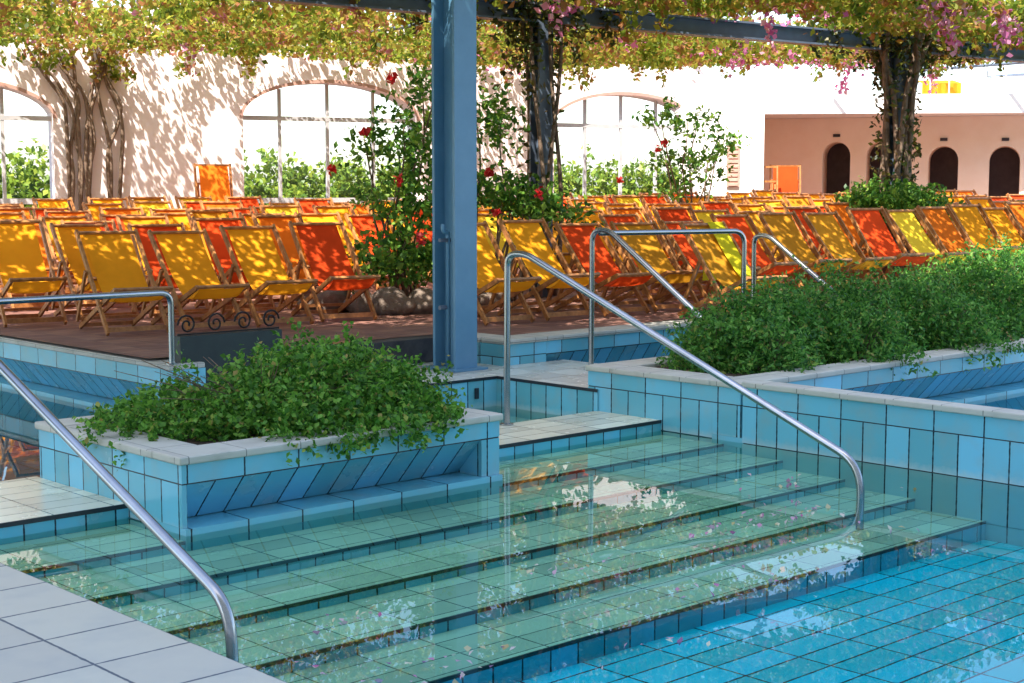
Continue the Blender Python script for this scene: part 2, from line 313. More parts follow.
# pool edge walls. Each runs along an axis: coping slab, wide tile row, upright tiles or a slanted overflow recess
def edge_wall(name, label, axis, face, sgn, a0, a1, depth, ztop, style, pillars=(), zrow=.27, cope=True, nose=.02, zbase=-.45):
    """axis 'u' or 'v' = running direction; face = coordinate of the visible face, sgn = direction the face looks to"""
    t = thing(name, ((a0+a1)/2, face, 0) if axis == 'u' else (face, (a0+a1)/2, 0), label, 'pool wall'); o = t.location
    def bx(mb, s0, s1, d0, d1, z0, z1, m=0):       # d measured into the wall
        f0, f1 = sorted((face-sgn*d0, face-sgn*d1))
        mb.box(*((s0, s1, f0, f1) if axis == 'u' else (f0, f1, s0, s1)), z0, z1, m)
    if cope:
        mb = MB(); bx(mb, a0, a1, -nose, depth, ztop-.045, ztop); mb.build('coping', M['coping'], t, o, bevel=.014)
    mb = MB(); bx(mb, a0, a1, 0, depth, zrow+.004, ztop-.045); mb.build('tile_band', M['row1'], t, o)
    mb = MB(); bx(mb, a0, a1, .004, depth, zrow-.004, zrow+.004); mb.build('grout_line', M['dark'], t, o)
    if style == 'upright':
        mb = MB(); bx(mb, a0, a1, 0, depth, 0.004, zrow-.004); bx(mb, a0, a1, 0, depth, zbase, -.004); bx(mb, a0, a1, .003, depth, -.004, .004, 1); mb.build('wall_tiles', [M['row2'], M['dark']], t, o)
    else:
        mb = MB(); r = .20
        def P(s, d, z): return (s, face-sgn*d, z) if axis == 'u' else (face-sgn*d, s, z)
        q = [P(a0, .012, zrow-.005), P(a1, .012, zrow-.005), P(a1, r, .04), P(a0, r, .04)]
        mb.quad(q if (axis == 'u') == (sgn < 0) else q[::-1], 0)
        mb.build('overflow_recess', M['slant'], t, o)
        mb = MB(); bx(mb, a0, a1, -.03, depth, zbase, .035); mb.build('ledge', M['row1'], t, o)
        for p0, p1 in pillars:
            mb = MB(); bx(mb, p0, p1, .001, depth-.002, .036, zrow-.005); mb.build('end_pier', M['row2'], t, o)
    return t
edge_wall('pool_wall', 'low blue tiled wall with pale rounded coping beside the broad pool steps', 'v', 8.47, -1, -8, 6.66, .15, .45, 'upright')
edge_wall('pool_wall', 'blue tiled terrace edge with slanted recess behind the two crossed rear handrails', 'u', 9.75, -1, 9.52, 26, .30, .485, 'recess', zrow=.32)
edge_wall('pool_wall', 'short upright tiled corner wall of the terrace right of the blue column', 'u', 9.748, -1, 8.985, 9.517, .30, .484, 'upright', zrow=.325)
edge_wall('pool_wall', 'tiled edge of the side pool below the yellow deckchairs at far left', 'v', 5.95, -1, 10.25, 20, .30, .46, 'recess')
edge_wall('pool_wall', 'short tiled return wall just behind the foot of the blue column', 'v', 8.985, -1, 10.055, 10.6, .30, .485, 'upright', zrow=.32)
mb = MB(); mb.box(6.27, 8.96, 10.42, 10.75, .255, .474)
tag(mb.build('stone_kerb', M['slate'], org=(7.6, 10.5, .25), bevel=.012), 'dark stone kerb at the terrace edge behind the left planter', 'kerb')

def planter(label, u0, u1, v0, v1, ztop, upright_left):
    t = thing('pool_planter', ((u0+u1)/2, (v0+v1)/2, 0), label, 'planter'); o = t.location; zr = .27; w = .27
    mb = MB(); n = .02
    mb.box(u0-n, u1+n, v0-n, v0+w, ztop-.045, ztop); mb.build('coping', M['coping'], t, o, bevel=.014); mb = MB().box(u0-n, u1+n, v1-w, v1+n, ztop-.045, ztop); mb.build('coping', M['coping'], t, o, bevel=.014)
    mb = MB(); mb.box(u0-n, u0+w, v0+w+.002, v1-w-.002, ztop-.0455, ztop-.001); mb.build('coping', M['coping'], t, o, bevel=.014); mb = MB().box(u1-w, u1+n, v0+w+.002, v1-w-.002, ztop-.0455, ztop-.001); mb.build('coping', M['coping'], t, o, bevel=.014)
    mb = MB(); mb.box(u0, u1, v0, v1, zr+.004, ztop-.046); mb.build('tile_band', M['row1'], t, o)
    mb = MB(); mb.box(u0+.004, u1-.004, v0+.004, v1-.004, zr-.004, zr+.004); mb.build('grout_line', M['dark'], t, o)
    mb = MB(); mb.box(u0, u1, v0+.26, v1, .006, zr-.004).box(u0, u0+.03, v0+.002, v0+.2595, .036, zr-.0041).box(u0, u1, v0+.26, v1, -.45, -.002); mb.build('wall_tiles', M['row2'], t, o)
    mb = MB(); mb.quad([(u0+.03, v0+.012, zr-.005), (u1-.15, v0+.012, zr-.005), (u1-.15, v0+.22, .04), (u0+.03, v0+.22, .04)][::-1]); mb.build('overflow_recess', M['slant'], t, o)
    mb = MB(); mb.box(u0+.001, u1-.001, v0-.03, v0+.2595, -.45, .035); mb.build('ledge', M['row1'], t, o)
    mb = MB(); mb.box(u1-.15, u1-.001, v0+.001, v0+.258, .036, zr-.005); mb.build('end_pier', M['row2'], t, o)
    mb = MB(); mb.box(u0+w, u1-w, v0+w, v1-w, ztop-.08, ztop-.03); mb.build('soil', M['soil'], t, o)
    return t
planter('blue tiled planter with pale coping standing in the left of the pool steps', 4.02, 6.28, 6.85, 8.5, .42, True)
planter('long blue tiled planter right of the steps below the dark green shrubs', 8.47, 20, 6.68, 8.2, .435, False)

# ------------------------------------------------------------------ handrails
def rail(label, parts, group='steel handrails around the pool'):
    t = thing('handrail', parts[0][1][0], label, 'handrail', group=group); o = t.location
    for nm, pts, rad in parts:
        mb = MB(); mb.tube(rounded(pts, rad), .024, 14); mb.build(nm, M['steel'], t, o, smooth='angle')
    for nm, pts, rad in parts:
        if nm == 'rail' or nm == 'post':
            p = Vector(pts[0]); mb = MB(); mb.tube([p+Vector((0, 0, .001)), p+Vector((0, 0, .012))], .05, 16); mb.build('flange', M['steel'], t, o, smooth='angle')
    return t
uA = 7.46
rail('long curved steel handrail slanting down the middle of the pool steps', [('rail', [(uA, 8.056, .081), (uA, 8.05, 1.34), (uA, 7.86, 1.355), (uA, 4.98, .195), (uA, 4.98, -.19)], .17)])
uL = 3.05
rail('steel handrail slanting down beside the grey pavement at lower left', [('rail', [(uL, 8.2, .081), (uL, 8.2, 1.42), (uL, 8.0, 1.42), (uL, 4.86, .22), (uL, 4.84, -.19)], .15)])
rail('level steel handrail ending in a post behind the left planter', [('rail', [(5.985, 10.3, .46), (5.985, 10.3, 1.02), (3.2, 10.3, 1.02), (3.2, 10.3, -.42)], .10)])
rail('curved steel handrail rising right of the blue column and slanting into the shrubs', [('rail', [(9.513, 9.175, .252), (9.513, 9.17, 1.45), (9.513, 8.98, 1.47), (9.513, 6.95, .12)], .17)])
rail('level steel handrail bent down at its right end in front of red chairs', [('post', [(11.05, 8.7, -.42), (11.05, 8.7, 1.435), (9.53, 9.1, 1.435)], .13)])
pR = atv(753, 300, 9.2)
rail('steel handrail with rounded top half hidden in the right shrubs', [('rail', [(pR.x, 9.2, -.42), (pR.x, 9.2, 1.36), (pR.x, 9.03, 1.37), (pR.x, 7.5, .35)], .17)])

# ------------------------------------------------------------------ blue column, pergola
def hpost(t, o, base, ang, w, d, z0, z1, name, mat, fl=.03):
    c, s_ = math.cos(ang), math.sin(ang); ax = Vector((c, s_, 0)); ay = Vector((-s_, c, 0)); b = Vector((base[0], base[1], 0))
    mb = MB(); H = [(-w/2, -d/2), (w/2, -d/2), (w/2, -d/2+fl), (.012, -d/2+fl), (.012, d/2-fl), (w/2, d/2-fl), (w/2, d/2), (-w/2, d/2), (-w/2, d/2-fl), (-.012, d/2-fl), (-.012, -d/2+fl), (-w/2, -d/2+fl)]
    P = [b+ax*x+ay*y for x, y in H]; n = len(P)
    for i in range(n):
        j = (i+1) % n; mb.quad([(P[i].x, P[i].y, z0), (P[j].x, P[j].y, z0), (P[j].x, P[j].y, z1), (P[i].x, P[i].y, z1)])
    for idx in ((0, 1, 2, 11), (6, 7, 8, 5), (3, 4, 9, 10)):
        mb.quad([(P[k].x, P[k].y, z1) for k in idx])
    return mb.build(name, mat, t, o)
cb = Vector((8.535, 9.883, .25))
t = thing('steel_column', cb, 'tall blue painted steel column standing at the pool platform', 'column'); o = t.location
hpost(t, o, cb, R(0), .25, .30, .25, 4.7, 'shaft', M['bluepaint'])
MB().box(cb.x-.19, cb.x+.19, cb.y-.22, cb.y+.22, .252, .27).build('base_plate', M['bluepaint'], t, o)
mb = MB(); px_ = cb.x-.10; mb.tube(rounded([(px_, cb.y-.03, .27), (px_, cb.y-.03, 1.45), (px_-.06, cb.y-.03, 1.45), (px_-.06, cb.y-.03, 1.52)], .03), .018, 10); mb.build('water_pipe', M['bluepaint'], t, o, smooth=True)
mb = MB(); mb.obox((px_-.10, cb.y-.03, 1.38), (px_+.02, cb.y-.03, 1.38), .03, .03).tube([(px_-.03, cb.y-.03, .80), (px_-.10, cb.y-.03, .80)], .02, 10); mb.build('pipe_clamp', M['bluedark'], t, o)

bp0 = XD((430-512)/F*16.9, 16.9); bp1 = XD((1024-512)/F*23.3, 23.3); bd = (bp1-bp0).normalized(); bn = Vector((-bd.y, bd.x, 0))
t = thing('pergola', (bp0.x, bp0.y, 0), 'long grey steel pergola frame carrying the vines over the deckchairs', 'pergola'); o = t.location
def beam(a, b, z, h, w, name='beam', mat='bluedark'):
    mb = MB(); u = Vector((0, 0, 1)); A = Vector((a.x, a.y, z)); B = Vector((b.x, b.y, z))
    mb.obox(A+u*.012, B+u*.012, w, .024).obox(A+u*(h-.012), B+u*(h-.012), w, .024).obox(A+u*(h/2), B+u*(h/2), .02, h-.05)
    return mb.build(name, M[mat], t, o)
beam(bp0-bd*12, bp1+bd*8, 3.75, .22, .20)
beam(Vector((cb.x, cb.y, 0))-bd*10, Vector((cb.x, cb.y, 0))+bd*14, 4.70, .22, .20)
def on_beam(px):        # point under the beam seen at this column of the picture
    best = min(np.linspace(-12, 22, 1400), key=lambda q: abs(pxof(bp0+bd*q)-px)); return bp0+bd*float(best)
post2 = on_beam(541); post3 = on_beam(893); post1 = on_beam(-260)
for p in (post1, post2, post3):
    hpost(t, o, p, math.atan2(bd.y, bd.x), .20, .20, gz(p), 3.75, 'post', M['bluedark'])
for k in range(-4, 9):
    a = bp0+bd*(k*2.5)-bn*2.6; b = bp0+bd*(k*2.5)+bn*5.5
    MB().tube([(a.x, a.y, 4.16), (b.x, b.y, 4.16)], .03, 8).build('rafter', M['bluedark'], t, o, smooth='angle')

# ------------------------------------------------------------------ the building behind (arched windows) and the porch wing
WA = PHI-R(63); WS = Vector((math.cos(WA), math.sin(WA), 0)); WN = Vector((WS.y, -WS.x, 0))   # along the wall, towards the camera
W0 = XD((320-512)/F*26, 26)
def onplane(px, py, p0, nrm):
    r = Vector(ray(px, py)); c = Vector((0, 0, EYE)); tt = (Vector((p0.x, p0.y, 0))-Vector((0, 0, 0))).dot(nrm)/r.dot(nrm); return c+r*tt
def sz(px, py, p0=None, ds=None, nrm=None):
    p0 = p0 or W0; ds = ds or WS; nrm = nrm or WN; p = onplane(px, py, p0, nrm); return (Vector((p.x, p.y, 0))-Vector((p0.x, p0.y, 0))).dot(ds), p.z
def arch_z(s, op):
    sc, w, zb, zs, rise = op; q = min(1, abs(s-sc)/(w/2)); return zs+rise*math.sqrt(max(0, 1-q*q))
def arch_wall(mb, p0, ds, nrm, s0, s1, z0, z1, th, ops, m=0, mj=1, seg=20):
    """vertical wall with arched openings; front face through p0, thickness th behind it"""
    def P(s, z, d=0): q = p0+ds*s-nrm*d; return (q.x, q.y, z)
    cuts = sorted(ops, key=lambda q: q[0]); x = s0
    def slab(a, b, za, zb_, caps=True):
        mb.quad([P(a, za), P(b, za), P(b, zb_), P(a, zb_)], m); mb.quad([P(b, za, th), P(a, za, th), P(a, zb_, th), P(b, zb_, th)], m)
    for op in cuts:
        sc, w, zb, zs, rise = op; a, b = sc-w/2, sc+w/2
        slab(x, a, z0, z1)
        if zb > z0: slab(a, b, z0, zb); mb.quad([P(a, zb), P(b, zb), P(b, zb, th), P(a, zb, th)], mj)
        mb.quad([P(a, zb), P(a, zb, th), P(a, zs, th), P(a, zs)], mj); mb.quad([P(b, zb, th), P(b, zb), P(b, zs), P(b, zs, th)], mj)
        for i in range(seg):
            sa = sc-math.cos(math.pi*i/seg)*w/2; sb = sc-math.cos(math.pi*(i+1)/seg)*w/2; za, zb2 = arch_z(sa, op), arch_z(sb, op)
            mb.quad([P(sa, za), P(sb, zb2), P(sb, z1), P(sa, z1)], m); mb.quad([P(sb, zb2, th), P(sa, za, th), P(sa, z1, th), P(sb, z1, th)], m)
            mb.quad([P(sa, za), P(sa, za, th), P(sb, zb2, th), P(sb, zb2)], mj)
        x = b
    slab(x, s1, z0, z1); mb.quad([P(s0, z1), P(s1, z1), P(s1, z1, th), P(s0, z1, th)], m)
    for s in (s0, s1): mb.quad([P(s, z0), P(s, z0, th), P(s, z1, th), P(s, z1)], m)
ops = []; wins = []
for (xa, xb, ytr, yap, ysill, mull) in ((-150, 53, 116, 80, 196, (-98, -48, 4)), (243, 417, 119, 83, 190, (283, 331, 377)), (554, 697, 126, 95, 200, (590, 626, 661))):
    a, _ = sz(xa, ytr); b, _ = sz(xb, ytr); xm = (xa+xb)/2; _, zt = sz(xm, ytr); _, za = sz(xm, yap); zs_ = 1.25
    ops.append(((a+b)/2, b-a, zs_, zt, za-zt)); wins.append((ops[-1], [sz(q, ytr)[0] for q in mull]))
sR, _ = sz(704, 150)
bt = thing('arcaded_building', (W0.x, W0.y, .7), 'pale pink plastered building with big arched windows behind the deckchairs', 'building'); bo = bt.location
mb = MB(); arch_wall(mb, W0, WS, WN, -16, sR, .3, 4.75, .45, ops)
mb.build('wall', [M['plaster'], M['plaster']], bt, bo)
for op, mulls in wins:
    sc, w, zb, zs, rise = op
    def P(s, z, d): q = W0+WS*s-WN*d; return Vector((q.x, q.y, z))
    pt = thing('window', (0, 0, 0), None, None); pt.parent = bt
    mb = MB()
    for s in mulls: mb.obox(P(s, zb, .2), P(s, arch_z(s, op)-.01, .2), .055, .05, up=WN)
    mb.obox(P(sc-w/2, zs, .2), P(sc+w/2, zs, .2), .06, .075); mb.obox(P(sc-w/2, zb+.38, .2), P(sc+w/2, zb+.38, .2), .06, .09)
    mb.build('frame', M['white'], pt, bo)
    mb = MB(); n_ = 24; pts = [P(sc-math.cos(math.pi*i/n_)*w/2*.995, arch_z(sc-math.cos(math.pi*i/n_)*w/2*.995, op), .23) for i in range(n_+1)]
    mb.quad([P(sc-w/2, zb, .23), P(sc+w/2, zb, .23)]+pts[::-1]); mb.build('pane', M['pane'], pt, bo)
    mb = MB()          # raised moulding around the arch
    ro = [P(sc-math.cos(math.pi*i/n_)*(w/2+.06), zs+math.sin(math.pi*i/n_)*(rise+.06), -.012) for i in range(n_+1)]
    ri = [P(sc-math.cos(math.pi*i/n_)*(w/2), zs+math.sin(math.pi*i/n_)*(rise), -.012) for i in range(n_+1)]
    bk = Vector(WN)*-.02
    for i in range(n_):
        mb.quad([ro[i], ri[i], ri[i+1], ro[i+1]]); mb.quad([ro[i+1], ro[i+1]+bk, ro[i]+bk, ro[i]]); mb.quad([ri[i], ri[i]+bk, ri[i+1]+bk, ri[i+1]])
    mb.build('moulding', M['trim'], pt, bo)

# wing with porch: lit front wall (x 704-765), roof slab, recessed peach wall with arched doors
GA = PHI-R(96); GS = Vector((math.cos(GA), math.sin(GA), 0)); GN = Vector((GS.y, -GS.x, 0))
G0 = XD((704-512)/F*29.3, 29.3)
wt = thing('porch_wing', (G0.x, G0.y, .7), 'low peach wing with arched dark doors under a white flat roof', 'building'); wo = wt.location
g = lambda px, py: sz(px, py, G0, GS, GN)
sB = g(764, 150)[0]; zf0 = g(764, 114)[1]; zf1 = g(764, 95)[1]; sE = g(1240, 150)[0]
def GP(s, z, d=0): q = G0+GS*s-GN*d; return Vector((q.x, q.y, z))
mb = MB(); mb.obox(GP(-.5, (.3+zf0)/2, .2), GP(sB, (.3+zf0)/2, .2), .4, zf0-.3); mb.build('front_wall', M['whitewall'], wt, wo)
mb = MB(); mb.obox(GP(sB-.2, (.3+zf0)/2, .4), GP(sB-.2, (.3+zf0)/2, 2.6), .398, zf0-.302); mb.build('side_wall', M['peach'], wt, wo)
mb = MB(); mb.obox(GP(-.6, (zf0+zf1)/2, 2.1), GP(sE, (zf0+zf1)/2, 2.1), 4.2, zf1-zf0); mb.build('roof_slab', M['whitewall'], wt, wo)
# recessed wall turned a little so that the left jambs show
BA = PHI-R(108); BS = Vector((math.cos(BA), math.sin(BA), 0)); BN = Vector((BS.y, -BS.x, 0)); B0v = GP(sB, 0, 2.0); B0 = Vector((B0v.x, B0v.y, 0))
h_ = lambda px, py: sz(px, py, B0, BS, BN)
dops = []
for (xa, xb, yt) in ((822, 850, 142), (866, 893, 142), (928, 958, 146), (989, 1020, 146), (1052, 1086, 146)):
    a, _ = h_(xa, 170); b, _ = h_(xb, 170); _, zt = h_((xa+xb)/2, yt); w = b-a; dops.append(((a+b)/2, w, .35, zt-w*.5, w*.5))
mb = MB(); arch_wall(mb, B0, BS, BN, -.6, h_(1240, 150)[0], .3, zf0-.005, .9, dops, seg=14); mb.build('recessed_wall', [M['peach'], M['peach']], wt, wo)
for op in dops:
    sc, w, zb, zs, rise = op; q = lambda s, z, d: Vector(((B0+BS*s-BN*d).x, (B0+BS*s-BN*d).y, z))
    mb = MB(); mb.obox(q(sc-w/2-.05, (zb+zs+rise)/2, .93), q(sc+w/2+.05, (zb+zs+rise)/2, .93), .06, zs+rise-zb+.1); mb.build('door', M['darkdoor'], wt, wo)
    mb = MB(); mb.obox(q(sc-.07, zs+rise+.13, -.015), q(sc+.07, zs+rise+.13, -.015), .028, .06); mb.build('door_plate', M['darkdoor'], wt, wo)
    mb = MB(); mb.obox(q(sc-w/2-.22, 1.3, -.03), q(sc-w/2-.10, 1.3, -.03), .06, .11); mb.build('wall_lamp', M['trim'], wt, wo)
a_, zt_ = g(727, 146); b_, zb_ = g(739, 187)
mb = MB(); mb.obox(GP(a_, (zt_+zb_)/2, -.02), GP(b_, (zt_+zb_)/2, -.02), .05, zt_-zb_)
for i in range(9):
    z = zb_+(zt_-zb_)*(i+.5)/9; mb.obox(GP(a_+.03, z, -.05), GP(b_-.03, z, -.05), .02, .04)
mb.build('shutter', M['trim'], wt, wo)
mb = MB(); zr = zf1
for i in range(40):
    s = -.3+i*.35; mb.obox(GP(s, zr, .15), GP(s, zr+.62, .15), .025, .025, up=GN)
mb.obox(GP(-.4, zr+.62, .15), GP(sE, zr+.62, .15), .05, .04).obox(GP(-.4, zr+.32, .15), GP(sE, zr+.32, .15), .03, .03); mb.build('roof_railing', M['white'], wt, wo)
# sun blind on the roof terrace behind the vine
mb = MB(); a_, z1_ = g(930, 80); b_, z0_ = g(970, 94); k = 10
for i in range(k):
    s0_, s1_ = a_+(b_-a_)*i/k, a_+(b_-a_)*(i+1)/k; d0, d1 = .9+.06*(i % 2), .9+.06*((i+1) % 2)
    mb.quad([GP(s0_, zf1+.02, d0), GP(s1_, zf1+.02, d1), GP(s1_, z1_, d1), GP(s0_, z1_, d0)])
    mb.quad([GP(s0_, z1_, d0), GP(s1_, z1_, d1), GP(s1_, z1_+.12, d1+.9), GP(s0_, z1_+.12, d0+.9)])
ab = GP((a_+b_)/2, zf1, .9)
tag(mb.build('sun_blind', M['mustard'], org=ab), 'mustard cloth sun blind standing on the white flat roof', 'sun blind')
# unseen block added behind the viewer to cast shade over the pool
hb = thing('added_shade_block', XD(0, -4, -.9), 'tall pale block added out of view behind the viewpoint to shade the pool', 'building'); ho = hb.location
c0 = XD(-16, -4); c1 = XD(22, -4); dv = -Vector(FW)*9
mb = MB(); HZ = 32
ring = [c0, c1, c1+dv, c0+dv]
for i in range(4):
    a, b = ring[i], ring[(i+1) % 4]; mb.quad([(b.x, b.y, -.9), (a.x, a.y, -.9), (a.x, a.y, HZ), (b.x, b.y, HZ)])
mb.quad([(p.x, p.y, HZ) for p in ring]); mb.build('wall', M['whitewall'], hb, ho)
wp = None  # dark window panels dressing the added shade block
for r_ in range(8):
    for c_ in range(9):
        A = c0+(c1-c0)*((c_+.3)/9)+Vector(FW)*.03; B = c0+(c1-c0)*((c_+.7)/9)+Vector(FW)*.03; z = 2.6+r_*3.3
        if wp is None: wp = MB().obox((A.x, A.y, z), (B.x, B.y, z), .08, 1.6).build('window', M['darkdoor'], hb, ho); wA = Vector((A.x, A.y, z))
        else:
            w2 = wp.copy(); col.objects.link(w2); w2.location = Vector((A.x, A.y, z))-wA; w2.parent = hb

# ------------------------------------------------------------------ deckchairs
def sling_curve(k=14):
    p0 = Vector((0, .40, .955)); p1 = Vector((0, -.02, .44)); p2 = Vector((0, -.27, .14)); p3 = Vector((0, -.55, .435)); out = []
    for i in range(k+1):
        t_ = i/k; out.append(p0*(1-t_)**3+p1*3*t_*(1-t_)**2+p2*3*t_*t_*(1-t_)+p3*t_**3)
    return out
def make_sling(w=.25):
    c = sling_curve(); mb = MB(); nx = 4
    for a, b in zip(c, c[1:]):
        for j in range(nx):
            x0, x1 = -w+2*w*j/nx, -w+2*w*(j+1)/nx; f = lambda x: -.012*(1-(x/w)**2)
            mb.quad([(x0, a.y, a.z+f(x0)), (x0, b.y, b.z+f(x0)), (x1, b.y, b.z+f(x1)), (x1, a.y, a.z+f(x1))])
    return mb
def make_chair():
    t = thing('deckchair', (0, 0, 0), 'x', 'deckchair', group='canvas deckchairs set out in rows on the terrace'); wd = M['wood']
    T = Vector((0, .41, .98)); Fo = Vector((0, -.42, .02)); Sf = Vector((0, -.56, .45)); Rr = Vector((0, .46, .02))
    X = Vector((1, 0, 0))
    for s in (-1, 1):
        MB().obox(Fo+X*s*.315, T+X*s*.315, .028, .048, up=(0, 1, 1)).build('back_rail', wd, t)
    for s in (-1, 1):
        MB().obox(Sf+X*s*.28, Rr+X*s*.28, .026, .045, up=(0, 0, 1)).build('seat_rail', wd, t)
    MB().tube([T-X*.33-Vector((0, .02, .02)), T+X*.33-Vector((0, .02, .02))], .017, 8).build('top_bar', wd, t, smooth='angle')
    MB().obox(Fo-X*.30+Vector((0, .03, .04)), Fo+X*.30+Vector((0, .03, .04)), .03, .045).build('foot_bar', wd, t)
    MB().tube([Sf-X*.30, Sf+X*.30], .018, 8).build('front_bar', wd, t, smooth='angle')
    MB().obox(Rr-X*.27+Vector((0, -.03, .02)), Rr+X*.27+Vector((0, -.03, .02)), .03, .04).build('rear_bar', wd, t)
    hi = Fo.lerp(T, .60); lo = Rr.lerp(Sf, .10); mb = MB()
    for s in (-1, 1): mb.obox(hi+X*s*.345, lo+X*s*.345+Vector((0, 0, .03)), .024, .04, up=(0, 1, 0))
    mb.obox(lo-X*.33+Vector((0, 0, .05)), lo+X*.33+Vector((0, 0, .05)), .03, .03); mb.build('prop_frame', wd, t)
    make_sling().build('sling', M['yellow'], t, smooth=True)
    return t
proto = make_chair(); pkids = list(proto.children)
slings = {}
sl0 = [c for c in pkids if c.name.startswith('sling')][0]
for kname in ('yellow', 'mustard', 'red', 'orange', 'lemon'):
    me = sl0.data.copy(); me.materials.clear(); me.materials.append(M[kname]); slings[kname] = me
chair_count = 0
CN = {'yellow': 'yellow', 'mustard': 'mustard yellow', 'red': 'red', 'orange': 'orange', 'lemon': 'lemon yellow'}
ORD = 'first second third fourth fifth sixth seventh eighth ninth tenth eleventh twelfth thirteenth fourteenth fifteenth sixteenth seventeenth eighteenth nineteenth twentieth'.split()
def put_chair(p, rz, colr, label, z=None, sc=1.0):
    global chair_count
    if chair_count == 0: c = proto; kids = pkids
    else:
        c = proto.copy(); col.objects.link(c); kids = []
        for ch in pkids:
            k = ch.copy(); col.objects.link(k); k.parent = c; kids.append(k)
    chair_count += 1
    for k in kids:
        if k.name.startswith('sling'): k.data = slings[colr]
    c.location = (p.x, p.y, gz(p) if z is None else z); c.rotation_euler = (0, 0, rz); c.scale = (.92, 2-sc, sc); c['label'] = label
    return c
RA = PHI-R(55); RD = Vector((math.cos(RA), math.sin(RA), 0)); BK = Vector((-RD.y, RD.x, 0))
bush_c = XD((400-512)/F*16.9, 16.9); mid_c = Vector((post2.x, post2.y, 0)); right_c = Vector((post3.x, post3.y, 0))
small_c = XD((684-512)/F*24.0, 24.0)
def blocked(p):
    for c, r_ in ((bush_c, 1.15), (mid_c, .85), (right_c, 1.0), (small_c, .55)):
        if (Vector((p.x, p.y, 0))-c).length < r_: return True
    if (p-W0).dot(WN) < .95: return True
    if (p-Vector((G0.x, G0.y, 0))).dot(GN) < 1.0: return True
    return False
front_cols = {('L', 0): {0: 'red', -1: 'yellow', -2: 'yellow', -3: 'yellow', -4: 'yellow', -5: 'yellow', -6: 'yellow'},
              ('L', 1): {0: 'orange', -1: 'red', -2: 'red', -3: 'yellow', -4: 'yellow', -5: 'yellow', -6: 'yellow', -7: 'lemon'},
              ('R', 0): {0: 'yellow', 1: 'yellow', 2: 'red', 3: 'mustard', 4: 'red', 5: 'red', 6: 'mustard', 7: 'mustard', 8: 'red', 9: 'lemon', 10: 'orange', 11: 'yellow'}}
for blk, X0, D0, tr, side in (('L', -2.08, 15.75, (-12, 6), 'left of'), ('R', -.50, 15.45, (-4, 30), 'right of')):
    base = XD(X0, D0)
    for r_ in range(0, 10):
        n_in = 0
        for k in range(*tr):
            st = (.35 if r_ % 2 else 0)+random.uniform(-.06, .06) if r_ else 0
            p = base+RD*((k+st)*.745)+BK*(1.4*r_+(random.uniform(-.08, .08) if r_ else 0))
            px = pxof(p)
            if px < -45 or px > 1070: continue
            if blk == 'L' and px > 428 or blk == 'R' and px < 452: continue
            if blk == 'R': p.y = max(p.y, 10.72+1.3*r_)
            if p.x < 6.45 or p.y < 10.6: continue
            if blocked(p): continue
            c_ = front_cols.get((blk, r_), {}).get(k) or random.choices(['yellow', 'mustard', 'red', 'orange', 'lemon'], [4, 1.5, 3, 2, 1.5])[0]
            p2 = p-BK*.40                       # the survey above is of the top bar; the chair's base is ahead of it
            rowname = 'front row' if r_ == 0 else ORD[r_]+' row'
            put_chair(p2, RA+random.uniform(-.08, .08), c_, f'{CN[c_]} deckchair, {ORD[min(n_in, 19)]} from the left in the {rowname} {side} the blue column', sc=1+random.uniform(-.06, .07))
            n_in += 1
# towel on a chair of its own
p = XD((728-512)/F*15.4, 15.4); put_chair(p, RA, 'mustard', 'mustard deckchair with a lime yellow towel hung over its right corner')
mb = MB(); c = sling_curve(); wa, wb = .06, .27
for a, b in zip(c[:9], c[1:10]):
    mb.quad([(wa, a.y-.012, a.z+.03), (wa, b.y-.012, b.z+.03), (wb, b.y-.012, b.z+.03), (wb, a.y-.012, a.z+.03)])
prev = Vector((0, .40, .975))
for i in range(8):
    q = Vector((0, .445+.006*math.sin(i*2.), .965-.085*i)); mb.quad([(wa, prev.y, prev.z), (wb, prev.y, prev.z), (wb, q.y, q.z), (wa, q.y, q.z)]); prev = q
tw = mb.build('towel', M['towel'], smooth=True); tw.location = (p.x, p.y, gz(p)); tw.rotation_euler = (0, 0, RA)
tag(tw, 'lime yellow towel hung over a deckchair by the bent handrail', 'towel')
# folded chairs leaning upright on the wall
def folded(px, ytop, D, colr, rz, label):
    p = XD((px-512)/F*D, D); z0 = gz(p); zt = EYE+(190-ytop)*D/F; h = zt-z0
    t = thing('folded_deckchair', (p.x, p.y, z0), label, 'deckchair', rz); wd = M['wood']; X = Vector((1, 0, 0)); ln = .16
    for s in (-1, 1): MB().obox(X*s*.29+Vector((0, -.1, .0)), X*s*.29+Vector((0, ln, h)), .03, .05, up=(0, 1, 0)).build('back_rail', wd, t)
    for s in (-1, 1): MB().obox(X*s*.25+Vector((0, -.06, .06)), X*s*.25+Vector((0, ln-.02, h*.8)), .028, .045, up=(0, 1, 0)).build('seat_rail', wd, t)
    for f in (.04, .79, .985): MB().obox(Vector((-.3, -.10+(ln+.1)*f, h*f)), Vector((.3, -.10+(ln+.1)*f, h*f)), .04, .035).build('cross_bar', wd, t)
    mb = MB(); n_ = 12
    for i in range(n_):
        f0, f1 = .30+.68*i/n_, .30+.68*(i+1)/n_; y = lambda f: -.13+(ln+.1)*f-.06*math.sin(math.pi*(f-.3)/.68)
        mb.quad([(-.24, y(f0), h*f0), (.24, y(f0), h*f0), (.24, y(f1), h*f1), (-.24, y(f1), h*f1)])
    if colr != 'lemon': mb.build('sling', M[colr], t, smooth=True)
folded(217, 164, 24.2, 'orange', WA, 'folded orange deckchair leaning upright on the pink wall below the left vine')
folded(761, 166, 29.2, 'lemon', GA, 'folded deckchair with bare pale wooden frame leaning upright at the white wall by the porch')
folded(784, 165, 29.6, 'red', GA, 'folded red deckchair leaning upright at the corner of the porch')

